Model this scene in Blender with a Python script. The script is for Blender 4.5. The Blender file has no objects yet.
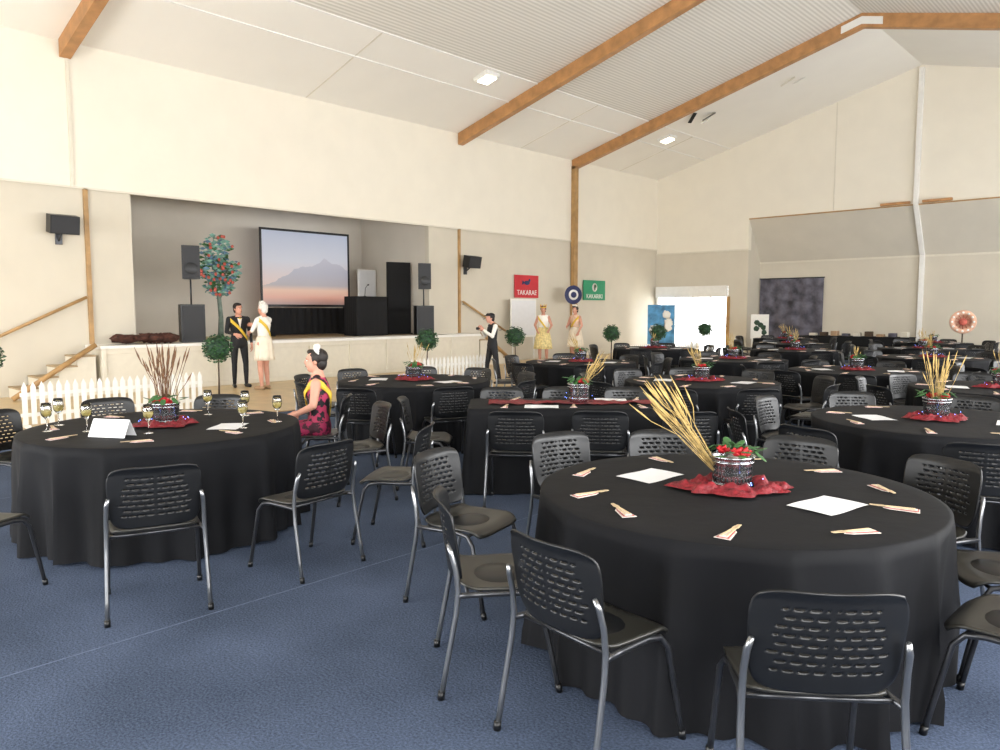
import bpy, math, random
import numpy as np
from mathutils import Vector, Matrix, Euler, noise
random.seed(7)
S=bpy.context.scene
S.view_settings.view_transform='Standard'
S.view_settings.exposure=0.0
PI=math.pi
def lin(h):
    h=h.lstrip('#'); c=[int(h[i:i+2],16)/255 for i in (0,2,4)]
    return [x/12.92 if x<=.04045 else ((x+.055)/1.055)**2.4 for x in c]
# ---------------------------------------------------------------- materials
def mat(name,col,rough=.6,metal=0,nscale=8,namt=.12,bump=0,bscale=60,emit=0,sheen=0,trans=0,spec=.5,col2=None):
    m=bpy.data.materials.new(name); m.use_nodes=True
    nt=m.node_tree; b=nt.nodes['Principled BSDF']
    c=lin(col) if isinstance(col,str) else col
    b.inputs['Roughness'].default_value=rough; b.inputs['Metallic'].default_value=metal
    b.inputs['Specular IOR Level'].default_value=spec
    tc=nt.nodes.new('ShaderNodeTexCoord')
    n=nt.nodes.new('ShaderNodeTexNoise'); n.inputs['Scale'].default_value=nscale; n.inputs['Detail'].default_value=3
    nt.links.new(tc.outputs['Object'],n.inputs['Vector'])
    r=nt.nodes.new('ShaderNodeValToRGB')
    r.color_ramp.elements[0].position=.3; r.color_ramp.elements[1].position=.7
    r.color_ramp.elements[0].color=[max(0,x*(1-namt)) for x in c]+[1]
    r.color_ramp.elements[1].color=[min(1,x*(1+namt)) for x in c]+[1]
    if col2:
        r.color_ramp.elements[0].position=.5; r.color_ramp.elements[1].position=.54; r.color_ramp.elements[1].color=lin(col2)+[1]
    nt.links.new(n.outputs['Fac'],r.inputs['Fac']); nt.links.new(r.outputs['Color'],b.inputs['Base Color'])
    if bump:
        n2=nt.nodes.new('ShaderNodeTexNoise'); n2.inputs['Scale'].default_value=bscale
        nt.links.new(tc.outputs['Object'],n2.inputs['Vector'])
        bp=nt.nodes.new('ShaderNodeBump'); bp.inputs['Strength'].default_value=bump; bp.inputs['Distance'].default_value=.02
        nt.links.new(n2.outputs['Fac'],bp.inputs['Height']); nt.links.new(bp.outputs['Normal'],b.inputs['Normal'])
    if emit:
        b.inputs['Emission Color'].default_value=c+[1]; b.inputs['Emission Strength'].default_value=emit
    if sheen: b.inputs['Sheen Weight'].default_value=sheen
    if trans: b.inputs['Transmission Weight'].default_value=trans
    return m
M={}
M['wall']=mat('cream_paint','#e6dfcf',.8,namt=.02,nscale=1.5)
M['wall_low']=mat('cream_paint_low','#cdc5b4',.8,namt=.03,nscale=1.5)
M['wall_soffit_shade']=mat('soffit_shade_paint','#cbc4b5',.8,namt=.03,nscale=1.5)  # sloping soffit: shade of its downward-facing side put into the wall colour
M['stagewall']=mat('stage_paint','#cfc8bb',.85,namt=.03,nscale=1.5)
M['ceil']=mat('ceiling_paint','#ece8df',.8,namt=.015,nscale=1)
M['beam']=mat('glulam_timber','#b08050',.5,namt=.22,nscale=4)
M['trimbrown']=mat('varnished_trim','#a98555',.5,namt=.2,nscale=5)
M['white']=mat('white_paint','#e8e6e0',.5,namt=.03)
M['offwhite']=mat('offwhite_panel','#d8d1c0',.6,namt=.03)
M['wood']=mat('pale_timber_floor','#c6ad82',.35,namt=.12,nscale=3)
M['black']=mat('black_plastic','#0e0f11',.38,namt=.1,spec=.45)
M['seat']=mat('black_seat_plastic_painted_sheen','#262521',.36,namt=.15,spec=.6)  # seat lightened to grey-brown; reflected window sheen put into the colour
M['blackmatte']=mat('black_cloth_matte','#0c0c0e',.9,namt=.2)
M['cloth']=mat('black_tablecloth','#08090d',.75,namt=.3,nscale=2,bump=.2,bscale=7,spec=.22)
M['chrome']=mat('grey_steel_tube','#8b8d90',.28,metal=.9,namt=.05)
M['darksteel']=mat('dark_steel_tube','#4a4b4e',.3,metal=.8,namt=.05)
M['steel']=mat('polished_steel','#b2b3b7',.2,metal=.97,namt=.04)
M['red']=mat('red_organza','#6e0a16',.6,namt=.45,nscale=25,bump=.6,bscale=40)
M['rose']=mat('red_rose','#a8101a',.6,namt=.3,nscale=60)
M['leaf']=mat('green_leaf','#2f5a2b',.55,namt=.4,nscale=12)
M['leafdark']=mat('dark_leaf','#21402a',.6,namt=.4,nscale=12)
M['teal']=mat('teal_leaf','#6f9a8b',.7,namt=.3,nscale=10)
M['bluegrey']=mat('blue_grey_leaf','#5f7f96',.7,namt=.3,nscale=10)
M['coral']=mat('coral_flower','#b5584a',.7,namt=.3,nscale=20)
M['reed']=mat('dry_reed','#b79c60',.8,namt=.35,nscale=30)
M['reeddark']=mat('dark_brown_reed','#6a4a30',.8,namt=.35,nscale=30)
M['paper']=mat('white_paper','#dededf',.7,namt=.02)
M['napkin']=mat('patterned_napkin','#cfc6c0',.8,namt=.3,nscale=70)
M['napred']=mat('napkin_red_print','#a85a52',.8,namt=.3,nscale=60)
M['cutlery']=mat('wooden_cutlery','#c7b08c',.6,namt=.15,nscale=30)
M['fairy']=mat('fairy_light','#6f8cff',.5,emit=5)
M['skin']=mat('skin','#c8917a',.55,namt=.06,nscale=10)
M['lips']=mat('lips','#98403c',.5)
M['eyew']=mat('eye_white','#e9e6e0',.3)
M['pupil']=mat('pupil','#1b1410',.3)
M['hair_dark']=mat('dark_hair','#1f1713',.6,namt=.4,nscale=60)
M['hair_white']=mat('white_hair','#d5d0c8',.7,namt=.2,nscale=60)
M['hair_brown']=mat('brown_hair','#5a3b28',.6,namt=.4,nscale=60)
M['suit']=mat('black_suit','#18181b',.8,namt=.2)
M['whitecloth']=mat('white_blouse','#e6e1d8',.8,namt=.05)
M['cream']=mat('cream_skirt','#e2d6c2',.8,namt=.08)
M['yellow']=mat('yellow_sash','#dcb83a',.6,namt=.12)
M['pink']=mat('pink_floral_skirt','#b02a5c',.7,namt=.3,nscale=16,col2='#3a1020')
M['floral']=mat('floral_black_dress','#17131a',.7,namt=.3,nscale=16,col2='#a83054')
M['costume']=mat('pale_yellow_costume','#dcc98c',.7,namt=.3,nscale=18)
M['costume2']=mat('peach_costume','#dbb9a0',.7,namt=.25,nscale=18)
M['shoe']=mat('black_shoe','#121212',.4)
M['tan']=mat('tan_shoe','#a98a6a',.5)
M['terracotta']=mat('black_pot','#1e1c1b',.5)
M['bark']=mat('bark','#4b3b2b',.8,namt=.3,nscale=20)
M['bark2']=mat('grey_green_bark','#6d7b70',.8,namt=.3,nscale=12)
M['signred']=mat('red_sign','#c02a33',.6,namt=.05)
M['signgreen']=mat('green_sign','#1f8a5f',.6,namt=.05)
M['signblue']=mat('blue_poster','#4a8ab8',.6,namt=.45,nscale=4)
M['navy']=mat('navy_disc','#232a55',.6,namt=.2)
M['mural']=mat('marbled_grey_backdrop','#5a5862',.9,namt=.65,nscale=3)
M['grille']=mat('speaker_grille','#26272a',.6,namt=.4,nscale=200)
M['lamp']=mat('lamp_lens','#fff6e0',.5,emit=6)
M['glassw']=mat('wine_glass','#f4f6f6',.03,trans=1,namt=0)
M['wine']=mat('white_wine','#e8d68c',.1,trans=.5,namt=0)
M['brownheap']=mat('brown_fur_fabric','#4a2a1f',.95,namt=.6,nscale=15)
M['tread']=mat('stair_tread','#a58f6d',.6,namt=.15)
M['pale']=mat('pale_ring','#d7a98e',.6,namt=.1)
M['ext']=mat('exterior_concrete','#eeeeea',.9,namt=.05,nscale=1)
M['seam']=mat('carpet_seam','#56637a',.95,namt=.2,nscale=20)
def carpet():
    m=bpy.data.materials.new('blue_carpet'); m.use_nodes=True; nt=m.node_tree; b=nt.nodes['Principled BSDF']
    b.inputs['Roughness'].default_value=.95; b.inputs['Specular IOR Level'].default_value=.15
    tc=nt.nodes.new('ShaderNodeTexCoord')
    a=nt.nodes.new('ShaderNodeTexNoise'); a.inputs['Scale'].default_value=90; a.inputs['Detail'].default_value=4
    c=nt.nodes.new('ShaderNodeTexNoise'); c.inputs['Scale'].default_value=1.3; c.inputs['Detail'].default_value=3
    mx=nt.nodes.new('ShaderNodeMix'); mx.data_type='FLOAT'; mx.inputs[0].default_value=.4
    nt.links.new(tc.outputs['Object'],a.inputs['Vector']); nt.links.new(tc.outputs['Object'],c.inputs['Vector'])
    nt.links.new(a.outputs['Fac'],mx.inputs[2]); nt.links.new(c.outputs['Fac'],mx.inputs[3])
    r=nt.nodes.new('ShaderNodeValToRGB'); r.color_ramp.elements[0].position=.38; r.color_ramp.elements[1].position=.64
    r.color_ramp.elements[0].color=lin('#353f50')+[1]; r.color_ramp.elements[1].color=lin('#556178')+[1]
    nt.links.new(mx.outputs[0],r.inputs['Fac']); nt.links.new(r.outputs['Color'],b.inputs['Base Color'])
    bp=nt.nodes.new('ShaderNodeBump'); bp.inputs['Strength'].default_value=.5; bp.inputs['Distance'].default_value=.01
    nt.links.new(a.outputs['Fac'],bp.inputs['Height']); nt.links.new(bp.outputs['Normal'],b.inputs['Normal'])
    return m
M['carpet']=carpet()
def ribbed():
    m=bpy.data.materials.new('ribbed_ceiling_sheet'); m.use_nodes=True; nt=m.node_tree; b=nt.nodes['Principled BSDF']
    b.inputs['Roughness'].default_value=.6
    tc=nt.nodes.new('ShaderNodeTexCoord'); w=nt.nodes.new('ShaderNodeTexWave'); w.bands_direction='X'
    w.inputs['Scale'].default_value=3.4
    nt.links.new(tc.outputs['Object'],w.inputs['Vector'])
    r=nt.nodes.new('ShaderNodeValToRGB'); r.color_ramp.elements[0].color=lin('#cac5bb')+[1]; r.color_ramp.elements[1].color=lin('#e6e2d9')+[1]
    nt.links.new(w.outputs['Fac'],r.inputs['Fac']); nt.links.new(r.outputs['Color'],b.inputs['Base Color'])
    bp=nt.nodes.new('ShaderNodeBump'); bp.inputs['Strength'].default_value=.18; bp.inputs['Distance'].default_value=.02
    nt.links.new(w.outputs['Fac'],bp.inputs['Height']); nt.links.new(bp.outputs['Normal'],b.inputs['Normal'])
    return m
M['ribbed']=ribbed()
def screenmat():
    m=bpy.data.materials.new('projected_mountain_sunset'); m.use_nodes=True; nt=m.node_tree; b=nt.nodes['Principled BSDF']
    tc=nt.nodes.new('ShaderNodeTexCoord'); sp=nt.nodes.new('ShaderNodeSeparateXYZ'); nt.links.new(tc.outputs['Generated'],sp.inputs[0])
    sky=nt.nodes.new('ShaderNodeValToRGB'); cr=sky.color_ramp
    cr.elements[0].position=0; cr.elements[0].color=lin('#b0604a')+[1]
    cr.elements[1].position=1; cr.elements[1].color=lin('#8e9bb8')+[1]
    for p,c in ((.12,'#d9946a'),(.3,'#c9a9a0'),(.6,'#b4b6c4')):
        e=cr.elements.new(p); e.color=lin(c)+[1]
    nt.links.new(sp.outputs['Z'],sky.inputs['Fac'])
    mo=nt.nodes.new('ShaderNodeValToRGB'); cr=mo.color_ramp
    cr.elements[0].position=0; cr.elements[0].color=lin('#7b4038')+[1]
    cr.elements[1].position=.8; cr.elements[1].color=lin('#a9a6b8')+[1]
    for p,c in ((.1,'#c9744f'),(.2,'#d39a74'),(.27,'#8a7d86'),(.45,'#8b8a9e')):
        e=cr.elements.new(p); e.color=lin(c)+[1]
    nt.links.new(sp.outputs['Z'],mo.inputs['Fac'])
    n=nt.nodes.new('ShaderNodeTexNoise'); n.inputs['Scale'].default_value=4; n.inputs['Detail'].default_value=6
    cb=nt.nodes.new('ShaderNodeCombineXYZ'); nt.links.new(sp.outputs['Y'],cb.inputs[0]); nt.links.new(cb.outputs[0],n.inputs['Vector'])
    def mth(op,a,bv):
        k=nt.nodes.new('ShaderNodeMath'); k.operation=op
        for i,x in enumerate((a,bv)):
            if hasattr(x,'links'): nt.links.new(x,k.inputs[i])
            else: k.inputs[i].default_value=x
        return k.outputs[0]
    pk=mth('MULTIPLY',mth('ABSOLUTE',mth('SUBTRACT',sp.outputs['Y'],.72),0),-.55)
    hgt=mth('ADD',mth('ADD',pk,.5),mth('MULTIPLY',n.outputs['Fac'],.3))
    mask=mth('LESS_THAN',sp.outputs['Z'],hgt)
    mx=nt.nodes.new('ShaderNodeMix'); mx.data_type='RGBA'
    nt.links.new(mask,mx.inputs[0]); nt.links.new(sky.outputs['Color'],mx.inputs[6]); nt.links.new(mo.outputs['Color'],mx.inputs[7])
    nt.links.new(mx.outputs[2],b.inputs['Emission Color']); b.inputs['Emission Strength'].default_value=.68
    b.inputs['Base Color'].default_value=(.3,.3,.3,1)
    return m
M['screen']=screenmat()
# ---------------------------------------------------------------- mesh builder
def basis(d):
    d=Vector(d).normalized(); a=Vector((0,0,1)) if abs(d.z)<.9 else Vector((1,0,0))
    u=d.cross(a).normalized(); return u,d.cross(u).normalized(),d
class MB:
    def __init__(s): s.v=[];s.f=[];s.m=[];s.s=[];s.mats=[]
    def mi(s,k):
        if k not in s.mats: s.mats.append(k)
        return s.mats.index(k)
    def add(s,vs,fs,k,sm=True):
        o=len(s.v); s.v+= [tuple(x) for x in vs]; i=s.mi(k)
        for f in fs: s.f.append(tuple(o+a for a in f)); s.m.append(i); s.s.append(sm)
    def box(s,lo,hi,k,T=None):
        x0,y0,z0=lo;x1,y1,z1=hi
        vs=[Vector(p) for p in ((x0,y0,z0),(x1,y0,z0),(x1,y1,z0),(x0,y1,z0),(x0,y0,z1),(x1,y0,z1),(x1,y1,z1),(x0,y1,z1))]
        if T: vs=[T@v for v in vs]
        s.add(vs,[(0,3,2,1),(4,5,6,7),(0,1,5,4),(1,2,6,5),(2,3,7,6),(3,0,4,7)],k,False)
    def tube(s,pts,r,k,n=8,cap=True):
        pts=[Vector(p) for p in pts]; R=r if hasattr(r,'__len__') else [r]*len(pts)
        vs=[];fs=[];u=None
        for i,p in enumerate(pts):
            d=(pts[min(i+1,len(pts)-1)]-pts[max(i-1,0)]).normalized()
            if u is None: u,w,_=basis(d)
            else:
                u=(u-d*u.dot(d)); u=u.normalized() if u.length>1e-6 else basis(d)[0]
                w=d.cross(u)
            for j in range(n):
                a=2*PI*j/n; vs.append(p+(u*math.cos(a)+w*math.sin(a))*R[i])
        for i in range(len(pts)-1):
            for j in range(n): fs.append((i*n+j,i*n+(j+1)%n,(i+1)*n+(j+1)%n,(i+1)*n+j))
        if cap: fs.append(tuple(range(n-1,-1,-1))); fs.append(tuple(range((len(pts)-1)*n,len(pts)*n)))
        s.add(vs,fs,k)
    def lathe(s,prof,k,n=24,c=(0,0,0),sx=1,sy=1,T=None):
        vs=[];fs=[];c=Vector(c)
        for r,z in prof:
            for j in range(n):
                a=2*PI*j/n; v=Vector((r*sx*math.cos(a),r*sy*math.sin(a),z))
                vs.append((T@v if T else v)+c)
        for i in range(len(prof)-1):
            for j in range(n): fs.append((i*n+j,i*n+(j+1)%n,(i+1)*n+(j+1)%n,(i+1)*n+j))
        fs.append(tuple(range(n-1,-1,-1))); fs.append(tuple(range((len(prof)-1)*n,len(prof)*n)))
        s.add(vs,fs,k)
    def ell(s,c,r,k,nu=16,nv=10,T=None,jit=0):
        c=Vector(c); r=Vector(r) if hasattr(r,'__len__') else Vector((r,r,r)); vs=[];fs=[]
        def P(v):
            if jit: v=v*(1+jit*noise.noise(v*3+c*7))
            v=Vector((v.x*r.x,v.y*r.y,v.z*r.z)); return (T@v if T else v)+c
        vs.append(P(Vector((0,0,-1))))
        for i in range(1,nv):
            t=-PI/2+PI*i/nv
            for j in range(nu):
                a=2*PI*j/nu; vs.append(P(Vector((math.cos(t)*math.cos(a),math.cos(t)*math.sin(a),math.sin(t)))))
        vs.append(P(Vector((0,0,1)))); L=len(vs)-1
        for j in range(nu):
            fs.append((0,1+(j+1)%nu,1+j)); b=1+(nv-2)*nu; fs.append((b+j,b+(j+1)%nu,L))
        for i in range(nv-2):
            for j in range(nu):
                a=1+i*nu; fs.append((a+j,a+(j+1)%nu,a+nu+(j+1)%nu,a+nu+j))
        s.add(vs,fs,k)
    def caps(s,p0,r0,p1,r1,k,n=12):
        p0=Vector(p0);p1=Vector(p1); d=(p1-p0); L=d.length
        if L<1e-5: return
        d/=L; pts=[];R=[]
        for a in (-85,-60,-30): pts.append(p0+d*r0*math.sin(math.radians(a))); R.append(r0*math.cos(math.radians(a)))
        pts.append(p0);R.append(r0);pts.append(p1);R.append(r1)
        for a in (30,60,85): pts.append(p1+d*r1*math.sin(math.radians(a))); R.append(r1*math.cos(math.radians(a)))
        s.tube(pts,R,k,n)
    def mesh(s,name):
        me=bpy.data.meshes.new(name); me.from_pydata(s.v,[],s.f)
        for k in s.mats: me.materials.append(M[k])
        me.polygons.foreach_set('material_index',s.m); me.polygons.foreach_set('use_smooth',s.s); me.update()
        return me
    def obj(s,name,loc=(0,0,0),rz=0,parent=None,bevel=0):
        o=bpy.data.objects.new(name,s.mesh(name)); S.collection.objects.link(o); o.location=loc; o.rotation_euler[2]=rz
        if parent: o.parent=parent
        if bevel:
            b=o.modifiers.new('Bevel','BEVEL'); b.width=bevel; b.segments=2; b.limit_method='ANGLE'
        return o
def empty(name,loc,rz=0,sc=1):
    o=bpy.data.objects.new(name,None); S.collection.objects.link(o); o.location=loc; o.rotation_euler[2]=rz; o.scale=(sc,)*3; o.empty_display_size=.2
    return o
def inst(me,name,loc,rz=0,sc=1):
    o=bpy.data.objects.new(name,me); S.collection.objects.link(o); o.location=loc; o.rotation_euler[2]=rz; o.scale=(sc,)*3 if not hasattr(sc,'__len__') else sc; return o
def evalmesh(o):
    dg=bpy.context.evaluated_depsgraph_get(); dg.update(); e=o.evaluated_get(dg)
    return bpy.data.meshes.new_from_object(e)
# ---------------------------------------------------------------- room
XL,XR,YF,YB=-16.0,2.4,26.0,-5.0; XA=-6.8; ZE=6.65; ZA=9.05
def zc(x): return ZE+(ZA-ZE)*(x-XL)/(XA-XL) if x<XA else ZA-(ZA-ZE)*(x-XA)/(XR-XA)
b=MB(); b.box((-10.6,YB,-.1),(XR,27.2,0),'carpet'); b.box((-16.2,YB,-.1),(-10.6,27.2,0),'wood')
for x in (-3.75,-7.4,-.1): b.box((x,YB,0),(x+.008,26,.0012),'seam')
b.obj('floor')
b=MB(); b.box((-10.63,YB,0),(-10.57,26,.008),'trimbrown'); b.obj('trim_1')
b=MB()
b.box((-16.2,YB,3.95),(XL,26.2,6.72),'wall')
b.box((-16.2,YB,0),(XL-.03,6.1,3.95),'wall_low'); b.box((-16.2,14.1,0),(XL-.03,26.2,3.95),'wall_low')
b.obj('wall_left')
b=MB()
b.box((-19.5,5.9,.0),(-19.3,14.4,4.4),'stagewall'); b.box((-19.3,14.2,0),(-16.2,14.4,4.4),'stagewall'); b.box((-19.3,5.9,0),(-16.2,6.1,4.4),'stagewall')
b.box((-19.5,5.9,4.4),(-16.2,14.4,4.5),'stagewall'); b.obj('wall_stage_recess')
b=MB()
b.box((-19.3,6.1,0),(-16.2,14.2,.9),'wood'); b.box((-16.2,6.1,0),(-16.0,14.1,.9),'wood')
b.box((-16.0,5.15,0),(-15.24,15.3,.86),'offwhite'); b.box((-16.0,5.12,.86),(-15.18,15.33,.92),'white')
y=5.15
while y<15.2:
    b.box((-15.24,y,0),(-15.2,y+.08,.86),'offwhite'); b.box((-15.24,y+.08,.0),(-15.21,y+1.15,.1),'offwhite'); b.box((-15.24,y+.08,.76),(-15.21,y+1.15,.86),'offwhite')
    y+=1.128
b.obj('stage',bevel=.006)
def stairs(y0,dirn):
    b=MB()
    for i in range(4):
        a=y0+dirn*.32*i; c=y0+dirn*.32*(i+1); lo,hi=min(a,c),max(a,c); z=.9-.18*(i+1)
        b.box((-15.95,lo,0),(-15.28,hi,z),'offwhite'); b.box((-15.95,lo-.01,z),(-15.28,hi+.01,z+.03),'tread')
    b.tube([(-15.24,y0,.95),(-15.24,y0+dirn*1.4,.03)],.05,'trimbrown',6)
    b.obj('stage_stairs')
    h=MB(); h.tube([(-15.9,y0-dirn*.1,1.85),(-15.9,y0+dirn*1.75,.95)],.03,'trimbrown',10)
    for t in (0,.55,1.0):
        yy=y0+dirn*(.0+1.6*t); zz=1.82-.8*t; h.tube([(-15.9,yy,zz),(-16.03,yy,zz-.06)],.012,'chrome',8)
    h.obj('stair_handrail')
stairs(5.06,-1); stairs(15.39,1)
def poly(b,pts,y0,y1,k):
    n=len(pts); vs=[(x,y0,z) for x,z in pts]+[(x,y1,z) for x,z in pts]
    fs=[tuple(range(n-1,-1,-1)),tuple(range(n,2*n))]+[(i,(i+1)%n,n+(i+1)%n,n+i) for i in range(n)]
    b.add(vs,fs,k,False)
b=MB()
poly(b,[(-12.2,4.85),(XR,4.85),(XR,ZE),(XA,ZA),(-12.2,zc(-12.2))],26,26.2,'wall')
poly(b,[(XL,3.75),(-12.2,3.75),(-12.2,zc(-12.2)),(XL,ZE)],26,26.2,'wall')
b.box((-16.03,26,2.5),(-12.2,26.2,3.75),'wall_low')
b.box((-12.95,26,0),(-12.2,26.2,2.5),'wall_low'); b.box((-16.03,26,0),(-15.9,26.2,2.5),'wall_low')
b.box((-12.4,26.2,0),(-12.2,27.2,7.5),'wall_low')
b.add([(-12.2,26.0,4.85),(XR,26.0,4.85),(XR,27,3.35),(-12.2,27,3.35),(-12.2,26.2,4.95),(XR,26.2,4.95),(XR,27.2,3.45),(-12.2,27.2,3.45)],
      [(0,1,2,3),(7,6,5,4),(0,4,5,1),(2,6,7,3)],'wall_soffit_shade',False)
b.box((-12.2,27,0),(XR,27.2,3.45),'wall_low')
b.obj('wall_far')
b=MB(); b.box((-12.2,25.96,4.83),(XR,26,4.87),'trimbrown'); b.obj('trim_2')
b=MB(); b.box((-12.2,26.96,3.3),(XR,27,3.36),'offwhite'); b.obj('trim_3')
b=MB(); b.box((-16,25.96,3.75),(-12.2,26,3.8),'offwhite'); b.obj('trim_4')
b=MB()
p0,p1=-6.86,-6.72
b.box((p0,25.88,4.85),(p1,26.0,8.95),'white')
b.add([(p0,25.88,4.85),(p1,25.88,4.85),(p1,26.88,3.35),(p0,26.88,3.35),(p0,26.0,4.85),(p1,26.0,4.85),(p1,27,3.35),(p0,27,3.35)],
      [(0,3,2,1),(4,5,6,7),(0,4,7,3),(1,2,6,5),(0,1,5,4),(3,7,6,2)],'white',False)
b.box((p0,26.88,0),(p1,27,3.35),'white'); b.obj('gable_post',bevel=.01)
b=MB()
for x0,x1 in ((-7.8,-6.95),(-6.6,-5.8)): b.box((x0,25.85,4.88),(x1,25.96,4.96),'beam')
b.obj('timber_ledge')
for i,x in enumerate((-9.3,-4.3)):
    b=MB(); b.box((x,25.985,4.9),(x+.04,26,zc(x)-.02),'offwhite'); b.obj('trim_%d'%(5+i))
b=MB(); ws=[(-3.8,.8),(2.0,6.6),(7.8,12.4),(13.6,18.2),(19.4,24.0)]
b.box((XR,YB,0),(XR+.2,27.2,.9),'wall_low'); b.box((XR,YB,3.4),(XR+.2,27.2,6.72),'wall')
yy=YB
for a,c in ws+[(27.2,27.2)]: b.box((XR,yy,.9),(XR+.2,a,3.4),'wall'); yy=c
b.obj('wall_right')
for i,(a,c) in enumerate(ws):
    b=MB()
    for y0 in [a+(c-a)*t/3-.03 for t in range(4)]: b.box((XR+.03,max(a,y0),.9),(XR+.1,min(c,y0+.06),3.4),'white')
    b.box((XR+.03,a,.9),(XR+.1,c,.96),'white'); b.box((XR+.03,a,3.34),(XR+.1,c,3.4),'white'); b.box((XR+.03,a,2.5),(XR+.1,c,2.56),'white')
    b.obj('window_%d'%(i+1))
b=MB(); bw=[(-14,-8.5),(-7,-1.5)]
b.box((-16.2,YB-.2,0),(XR+.2,YB,.2),'wall_low'); poly(b,[(XL,3.6),(XR,3.6),(XR,ZE),(XA,ZA),(XL,ZE)],YB-.2,YB,'wall')
xx=-16.2
for a,c in bw+[(XR+.2,XR+.2)]: b.box((xx,YB-.2,.2),(a,YB,3.6),'wall'); xx=c
b.obj('wall_back')
for i,(a,c) in enumerate(bw):
    b=MB()
    for t in range(5):
        x=a+(c-a)*t/4-.03; b.box((max(a,x),YB-.12,.2),(min(c,x+.06),YB-.05,3.6),'white')
    b.box((a,YB-.12,3.54),(c,YB-.05,3.6),'white'); b.obj('window_%d'%(6+i))
b=MB()
def slope(x0,x1,y0,y1,k,t=.1,dz=0):
    vs=[(x0,y0,zc(x0)+dz),(x1,y0,zc(x1)+dz),(x1,y1,zc(x1)+dz),(x0,y1,zc(x0)+dz)]; vs+=[(x,y,z+t) for x,y,z in vs]
    b.add(vs,[(0,3,2,1),(4,5,6,7),(0,1,5,4),(1,2,6,5),(2,3,7,6),(3,0,4,7)],k,False)
slope(-16.0,-13.0,YB,20.6,'ceil'); slope(-13.0,XA,YB,20.6,'ribbed'); slope(XA,-1.5,YB,20.6,'ribbed'); slope(-1.5,XR,YB,20.6,'ceil')
slope(-16.0,XA,20.6,26.2,'ceil'); slope(XA,XR,20.6,26.2,'ceil')
b.obj('ceiling')
b=MB(); slope(-14.04,-14.0,YB,26,'white',.02,-.02); slope(-13.02,-12.98,YB,26,'white',.02,-.02)
for y in (10.2,17.9,23.3): slope(-15.98,-13,y,y+.03,'offwhite',.01,-.01)
b.obj('trim_7')
def frame(Y,col=True):
    b=MB(); w=.1; d=.32
    pr=[(XL+.02,zc(XL)-.0),(XA,ZA),(XR-.02,zc(XR)),(XR-.02,zc(XR)-d),(XA,ZA-d-.02),(XL+.02,zc(XL)-d)]
    vs=[(x,Y-w,z) for x,z in pr]+[(x,Y+w,z) for x,z in pr]
    b.add(vs,[(0,1,4,5),(1,2,3,4),(6,11,10,7),(7,10,9,8),(0,5,11,6),(2,8,9,3),(5,4,10,11),(4,3,9,10)],'beam',False)
    if col:
        b.box((XL,Y-w,0),(XL+.16,Y+w,zc(XL)-.2),'trimbrown')
    for sx in (-1,1):
        for yy in (Y-w-.012,Y+w):
            b.add([(XA,yy,ZA-.08),(XA+sx*.5,yy,ZA-.21),(XA+sx*.5,yy,ZA-.4),(XA,yy,ZA-.27),(XA,yy+.012,ZA-.08),(XA+sx*.5,yy+.012,ZA-.21),(XA+sx*.5,yy+.012,ZA-.4),(XA,yy+.012,ZA-.27)],
                  [(0,1,2,3),(7,6,5,4),(0,4,5,1),(2,6,7,3),(1,5,6,2)],'white',False)
    b.obj('portal_frame',bevel=.006)
for Y,c in ((5.0,False),(15.3,False),(20.6,True)): frame(Y,c)
for i,Y in enumerate((5.25,15.25)):
    b=MB(); b.box((XL-.03,Y-.04,.93),(XL+.02,Y+.04,3.95),'trimbrown'); b.obj('trim_%d'%(8+i))
b=MB(); b.box((XL,YB,3.93),(XL+.02,YF,3.97),'offwhite'); b.box((XL,5.0,3.97),(XL+.03,5.06,6.4),'offwhite'); b.obj('trim_10')
def lamp(x,y):
    ang=-math.atan2(ZA-ZE,XA-XL); T=Matrix.Translation((x,y,zc(x)-.09))@Matrix.Rotation(ang,4,'Y')
    b=MB(); b.box((-.24,-.24,0),(.24,.24,.09),'white',T); b.box((-.17,-.17,-.03),(.17,.17,0),'lamp',T); b.obj('ceiling_light',bevel=.01)
lamp(-13.3,13.65); lamp(-13.45,22.4)
b=MB()
for x,y,r,k in ((-11.8,22.1,.5,'black'),(-12.1,21.6,-.6,'black'),(-12.0,22.3,1.4,'white'),(-9.4,22.3,.3,'offwhite'),(-9.2,22.6,1.2,'white')):
    T=Matrix.Translation((x,y,zc(x)-.1))@Matrix.Rotation(r,4,'Z')@Matrix.Rotation(-.5,4,'Y'); b.box((-.22,-.06,0),(.22,.06,.012),k,T)
b.obj('loose_ceiling_panel')
b=MB()
b.box((-15.9,25.8,2.08),(-12.95,26.0,2.5),'white'); b.box((-12.98,25.93,0),(-12.86,26.02,2.1),'trimbrown'); b.box((-15.95,25.93,0),(-15.86,26.02,2.1),'white')
for x in (-15.2,-14.45,-13.7): b.box((x-.02,26.08,0),(x+.02,26.14,2.1),'white')
b.box((-15.9,26.08,.97),(-12.95,26.14,1.01),'white')
b.obj('door_1',bevel=.006)
b=MB(); b.box((-40,27.3,-.12),(12,90,-.02),'ext'); b.obj('exterior_ground')
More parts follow.
